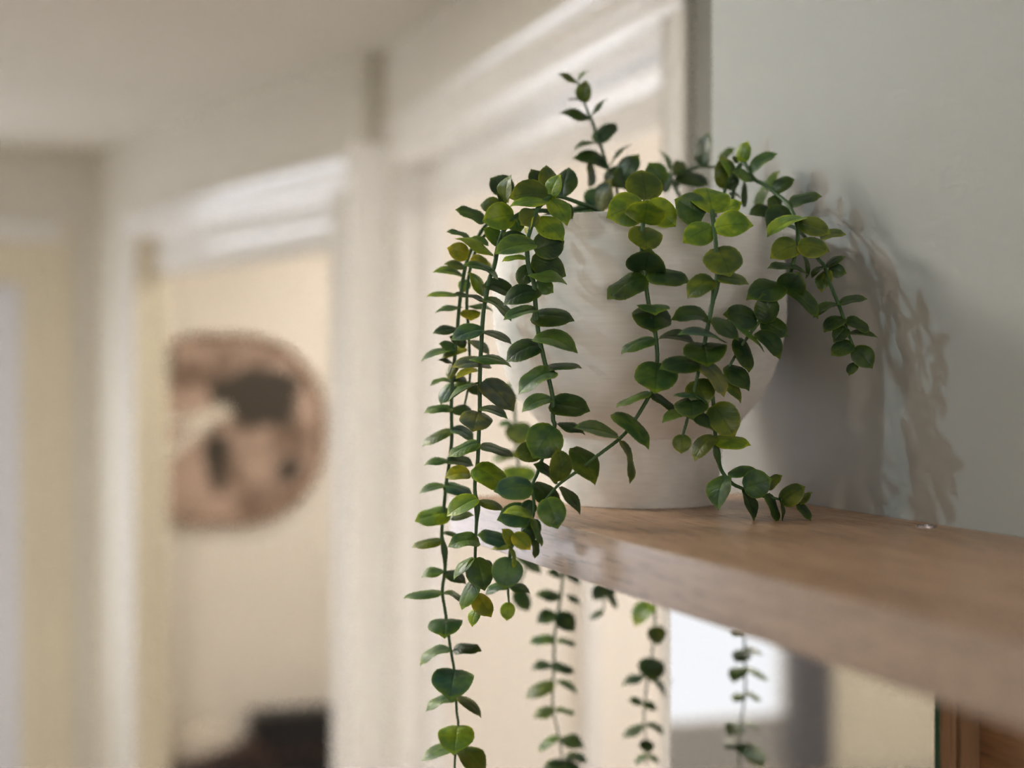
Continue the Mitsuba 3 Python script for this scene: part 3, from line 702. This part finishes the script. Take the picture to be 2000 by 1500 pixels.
# strands hanging behind the end of the shelf
strand([(1150, 440, 1.30), (1060, 470, 1.31), (1020, 560, 1.31), (1000, 700, 1.31), (1004, 780, 1.31), (1006, 822, 1.31), (1009, 880, 1.31), (1013, 912, 1.31), (1017, 960, 1.31), (1024, 1040, 1.31), (1030, 1095, 1.31), (1020, 1130, 1.31), (1012, 1152, 1.31)], [
    (1005, 785, 990, 797, 10, 'd'), (1006, 826, 1020, 866, 54, 'o'), (1000, 825, 975, 830, 12, 'g'), (1008, 884, 964, 899, 18, 'o'), (1013, 910, 1015, 943, 66, 'b'), (1058, 1119, 1009, 1090, 22, 'g'), (1010, 1150, 1031, 1189, 32, 'g'), (1004, 745, 1002, 780, 36, 'g')], 0.0014)
strand([(1210, 440, 1.31), (1150, 500, 1.335), (1120, 640, 1.335), (1112, 800, 1.335), (1104, 960, 1.335), (1100, 1090, 1.335), (1097, 1150, 1.335), (1090, 1197, 1.335), (1083, 1245, 1.335), (1082, 1300, 1.335), (1080, 1335, 1.335), (1080, 1385, 1.335), (1092, 1440, 1.335), (1097, 1482, 1.335), (1097, 1560, 1.335)], [
    (1098, 1128, 1069, 1118, 12, 'd'), (1100, 1120, 1131, 1139, 14, 'd'), (1095, 1163, 1049, 1160, 17, 'd'), (1105, 1160, 1133, 1179, 8, 'd'), (1085, 1197, 1120, 1229, 34, 'd'), (1088, 1200, 1050, 1213, 24, 'd'), (1083, 1247, 1038, 1252, 15, 'g'),
    (1088, 1250, 1122, 1259, 8, 'g'), (1080, 1300, 1040, 1305, 12, 'd'), (1076, 1298, 1118, 1311, 15, 'd'), (1082, 1332, 1030, 1357, 20, 'o'), (1085, 1330, 1125, 1351, 7, 'g'), (1083, 1382, 1044, 1398, 15, 'o'), (1085, 1385, 1120, 1393, 6, 'g'),
    (1091, 1438, 1054, 1463, 9, 'g'), (1093, 1445, 1138, 1456, 18, 'd'), (1098, 1482, 1094, 1517, 72, 'd'), (1100, 1484, 1144, 1484, 11, 'd'), (1100, 1100, 1068, 1095, 14, 'd'), (1100, 1060, 1130, 1070, 16, 'd')], 0.0013)
strand([(1250, 440, 1.31), (1230, 520, 1.355), (1205, 800, 1.36), (1190, 1060, 1.36), (1183, 1140, 1.36), (1178, 1196, 1.36)], [
    (1181, 1143, 1160, 1168, 30, 'd'), (1181, 1150, 1203, 1186, 15, 'd'), (1178, 1193, 1154, 1208, 10, 'd'), (1183, 1140, 1196, 1165, 26, 'd')], 0.0012)
strand([(1290, 440, 1.31), (1290, 520, 1.365), (1290, 800, 1.372), (1284, 1060, 1.372), (1280, 1170, 1.372), (1278, 1230, 1.372), (1272, 1290, 1.372), (1262, 1350, 1.372), (1258, 1400, 1.372), (1262, 1450, 1.372), (1262, 1495, 1.372)], [
    (1276, 1177, 1240, 1216, 32, 'b'), (1278, 1223, 1284, 1254, 38, 'o'), (1270, 1284, 1271, 1321, 54, 'd'), (1260, 1320, 1217, 1335, 8, 'd'), (1268, 1322, 1297, 1358, 9, 'd'), (1256, 1373, 1281, 1385, 13, 'd'), (1256, 1373, 1229, 1367, 12, 'd'),
    (1256, 1414, 1217, 1437, 9, 'd'), (1262, 1414, 1293, 1431, 9, 'd'), (1262, 1445, 1263, 1464, 31, 'd'), (1262, 1475, 1242, 1491, 8, 'g'), (1264, 1475, 1285, 1488, 8, 'g')], 0.0012)
# low dark foliage just inside the rim
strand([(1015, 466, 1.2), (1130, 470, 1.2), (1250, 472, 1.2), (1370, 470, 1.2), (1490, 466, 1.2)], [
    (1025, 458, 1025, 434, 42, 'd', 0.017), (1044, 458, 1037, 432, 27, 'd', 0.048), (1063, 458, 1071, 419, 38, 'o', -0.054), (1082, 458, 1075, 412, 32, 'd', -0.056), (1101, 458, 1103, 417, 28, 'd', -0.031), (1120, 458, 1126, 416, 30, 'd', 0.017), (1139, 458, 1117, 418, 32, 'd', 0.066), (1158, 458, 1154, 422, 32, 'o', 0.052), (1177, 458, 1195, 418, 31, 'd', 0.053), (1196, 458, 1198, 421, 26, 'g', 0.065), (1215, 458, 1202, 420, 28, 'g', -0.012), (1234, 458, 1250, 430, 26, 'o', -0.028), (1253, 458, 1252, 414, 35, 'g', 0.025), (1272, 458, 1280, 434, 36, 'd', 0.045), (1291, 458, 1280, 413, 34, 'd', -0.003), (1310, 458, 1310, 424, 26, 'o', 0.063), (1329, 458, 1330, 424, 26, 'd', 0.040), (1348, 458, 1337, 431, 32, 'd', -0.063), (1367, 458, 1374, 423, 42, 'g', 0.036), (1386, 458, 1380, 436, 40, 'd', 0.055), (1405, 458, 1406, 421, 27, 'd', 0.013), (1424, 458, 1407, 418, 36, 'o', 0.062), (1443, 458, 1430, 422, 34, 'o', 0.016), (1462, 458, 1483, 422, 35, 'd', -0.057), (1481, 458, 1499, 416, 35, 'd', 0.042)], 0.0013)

tag('trailing_eucalyptus', 'artificial trailing eucalyptus with round green leaves spilling over the white pot', 'plant')


def build_strand(nodes, leaves, r, joined=False):
    heap = []
    xyz = np.array([P(*n[:3]) for n in nodes])
    # P is linear in (u Y, v Y, Y), so the spline runs through points in the room
    path = spline(xyz)
    rad = np.interp(np.linspace(0, 1, len(path)), [0, 0.6, 1], [1.12 * r, r, 0.62 * r])
    for n in nodes:
        if len(n) > 3:                                   # moulded joint between two lengths of stem
            c = P(*n[:3])
            dist = np.linalg.norm(path - c, axis=1)
            rad *= 1 + n[3] * np.exp(-(dist / 0.007) ** 2)
    stem = put('trailing_eucalyptus__stem', tube(path, rad), 'm_stem', True)
    us, vs = path[:, 0] / path[:, 1] * F + 1000, (EYE - path[:, 2]) / path[:, 1] * F + 740
    for lf in leaves:
        bu, bv, tu, tv, w, tint = lf[:6]
        sign = 1.0 if '+' in lf[6:] else -1.0
        i = int(np.argmin((us - bu) ** 2 + (vs - bv) ** 2))
        Y = path[i, 1]
        for o in lf[6:]:
            if not isinstance(o, str):
                Y = Y + o
        px = Y / F
        base = P(bu, bv, Y)
        dv = np.array([tu - bu, 0, -(tv - bv)], float)
        ln = np.linalg.norm(dv)
        pdir = dv / ln
        if ln >= w:
            L, Wd = ln * 1.03, max(w * 1.02, 0.92 * ln)
        else:
            L, Wd = max(ln * 1.02, w * 0.93), w * 1.01
        cphi = min(1.0, ln / L)
        sphi = sign * math.sqrt(1 - cphi * cphi)
        kk = np.array([0, 1.0, 0])
        A = cphi * pdir + sphi * kk
        m = -sphi * pdir + cphi * kk
        qd = np.array([-pdir[2], 0, pdir[0]])
        if qd[2] > 0:
            qd = -qd
        cps = min(1.0, w / Wd)
        B = cps * qd - math.sqrt(1 - cps * cps) * m
        Nn = np.cross(A, B)
        if Nn[1] > 0:
            Nn = -Nn
        bow, cup, wave = 0.3 + 0.8 * rng.random(), -0.8 + 1.3 * rng.random(), -0.8 + 1.6 * rng.random()
        mesh, uv = leaf_mesh(base, A, B, Nn, L * px, Wd * px, tint, bow, cup, wave)
        if joined:
            heap.append((mesh, uv))
        else:
            put(stem + '__leaf', mesh, 'm_leaf', True, uv)
    if joined:                                           # the low leaves inside the rim, hardly to be told apart
        put('trailing_eucalyptus__low_foliage', trimesh.util.concatenate([m for m, _ in heap]), 'm_leaf', True, np.vstack([u for _, u in heap]), kind='stuff', label='low dark foliage inside the rim')


for sd in STRANDS:
    build_strand(*sd, joined=sd is STRANDS[-1])

# ------------------------------------------------------------------ clock and the things under it in the far room
YC = (6.25 + 1.208) / 1.0044


def far_plane(u, v, o):
    """point of the clock wall seen at u, v, o metres out of it"""
    r = (u - 1000) / F
    # ray (r, 1) t meets the wall line R2
    e, pp = R2.e, R2.p
    t = (pp[0] * e[1] - pp[1] * e[0]) / (r * e[1] - e[0])
    q = np.array([r * t, t])
    z = -(v - 740) / F * t
    q = q * K - o * R2.n * 1.0
    return q, EYE + K * z


def on_clock_wall(polys, o0, o1):
    """polygons drawn in metres around the clock's centre (x right, z up), o0..o1 metres out of the wall"""
    ms = []
    for g in (polys if isinstance(polys, list) else [polys]):
        m = extrude(g, o1 - o0)
        m.apply_translation([0, 0, o0])
        ms.append(place(m, CO, CX, [0, 0, 1], CN))
    return cat(ms)


cq, cz = far_plane(437, 838, 0.0)
CX = np.array([-N[0], -N[1], 0])
CN = np.array([-D[0], -D[1], 0])
CO = np.array([cq[0], cq[1], cz]) + 0.001 * CN
SC = K * YC / F                      # metres per photograph pixel on that wall


def px(pts):
    return Polygon([((u - 437) * SC, (838 - v) * SC) for u, v in pts])


hw, hh = 196 * SC, 183 * SC
shape = Polygon([(-hw + 0.9 * hh, -0.1 * hh), (hw - 0.9 * hh, -0.1 * hh), (hw - 0.9 * hh, 0.1 * hh), (-hw + 0.9 * hh, 0.1 * hh)]).buffer(0.9 * hh, 24)
put('wall_clock__face', on_clock_wall(shape.buffer(-0.008), 0.0, 0.012), 'm_clock')
put('wall_clock__rim', on_clock_wall(shape.difference(shape.buffer(-0.013)), 0.0, 0.03), 'm_clock_rim', label='thin brown rim')
for land in ([(418, 742), (455, 735), (480, 718), (510, 720), (545, 725), (575, 735), (590, 750), (575, 775), (578, 800), (565, 828), (545, 838), (530, 828), (505, 832), (480, 838), (462, 820), (440, 800), (420, 790), (408, 765)],
             [(404, 855), (440, 850), (447, 875), (440, 905), (432, 940), (424, 962), (412, 940), (405, 905), (396, 880)],
             [(545, 905), (575, 893), (588, 910), (578, 938), (552, 940), (540, 925)],
             [(296, 690), (330, 680), (345, 705), (325, 735), (300, 745), (285, 715)],
             [(300, 800), (325, 810), (318, 860), (305, 900), (292, 850)]):
    put('wall_clock__continent', on_clock_wall(px(land).buffer(0.012).buffer(-0.008), 0.011, 0.017), 'm_land', label='dark continent shape' if land[0] == (418, 742) else None)
put('wall_clock__hour_hand', on_clock_wall(px([(446, 800), (420, 826), (322, 905), (308, 893), (400, 805), (424, 788)]), 0.02, 0.023), 'm_hand', label='pale hour hand')
put('wall_clock__minute_hand', on_clock_wall(px([(440, 800), (432, 816), (300, 838), (255, 842), (255, 834), (420, 796)]), 0.025, 0.028), 'm_hand', label='pale minute hand')
hub = trimesh.creation.cylinder(0.026, 0.012, sections=32)
hub.apply_translation([(436 - 437) * SC, (838 - 805) * SC, 0.03])
put('wall_clock__hub', place(hub, CO, CX, [0, 0, 1], CN), 'm_hand', 30)
tag('wall_clock', 'large brown wall clock with a world map and pale hands seen through the middle doorway', 'clock')


def far_box(u0, u1, v0, z0, o0, o1, bevel=0.01):
    q0, zt = far_plane(u0, v0, 0)
    q1, _ = far_plane(u1, v0, 0)
    c0, c1_ = [float(np.dot((qq - K * R2.p), R2.e)) for qq in (q0, q1)]
    m = trimesh.creation.box(bounds=[[c0, -o1, z0], [c1_, -o0, zt]])
    m = place(m, [K * R2.p[0], K * R2.p[1], 0], [R2.e[0], R2.e[1], 0], [R2.n[0], R2.n[1], 0], [0, 0, 1])
    return m


put('storage_box__case', far_box(482, 652, 1384, 0.0, 0.03, 0.14), 'm_black')
put('storage_box__band', far_box(479, 655, 1452, 0.25, 0.025, 0.145), 'm_leather', label='dark brown band around the black box')
tag('storage_box', 'black box with square corners below the clock in the far room', 'box')

def sloped(pts, o0, o1):
    m = extrude(px(pts).buffer(0.006), o1 - o0)
    m.apply_translation([0, 0, o0])
    return place(m, CO, CX, [0, 0, 1], CN)


put('handbag__body', sloped([(300, 1600), (302, 1462), (320, 1459), (390, 1448), (440, 1432), (470, 1414), (500, 1440), (520, 1480), (525, 1600)], 0.19, 0.30), 'm_leather')
put('handbag__flap', sloped([(300, 1510), (320, 1470), (420, 1452), (500, 1470), (500, 1510)], 0.30, 0.312), 'm_black')
tag('handbag', 'dark brown leather bag with a sloping top in front of the black box', 'bag')
cu = trimesh.creation.icosphere(3, 1.0)
cu.vertices = np.sign(cu.vertices) * np.abs(cu.vertices) ** 0.75
q0, z0 = far_plane(385, 1430, 0.12)
z0 = 0.19
cu.apply_scale([78 * SC, 0.06, 0.19])
put('cushion', place(cu, [q0[0], q0[1], z0], CX, CN, [0, 0, 1]), 'm_cushion', True, label='pale grey-beige cushion standing behind the brown bag', category='cushion')
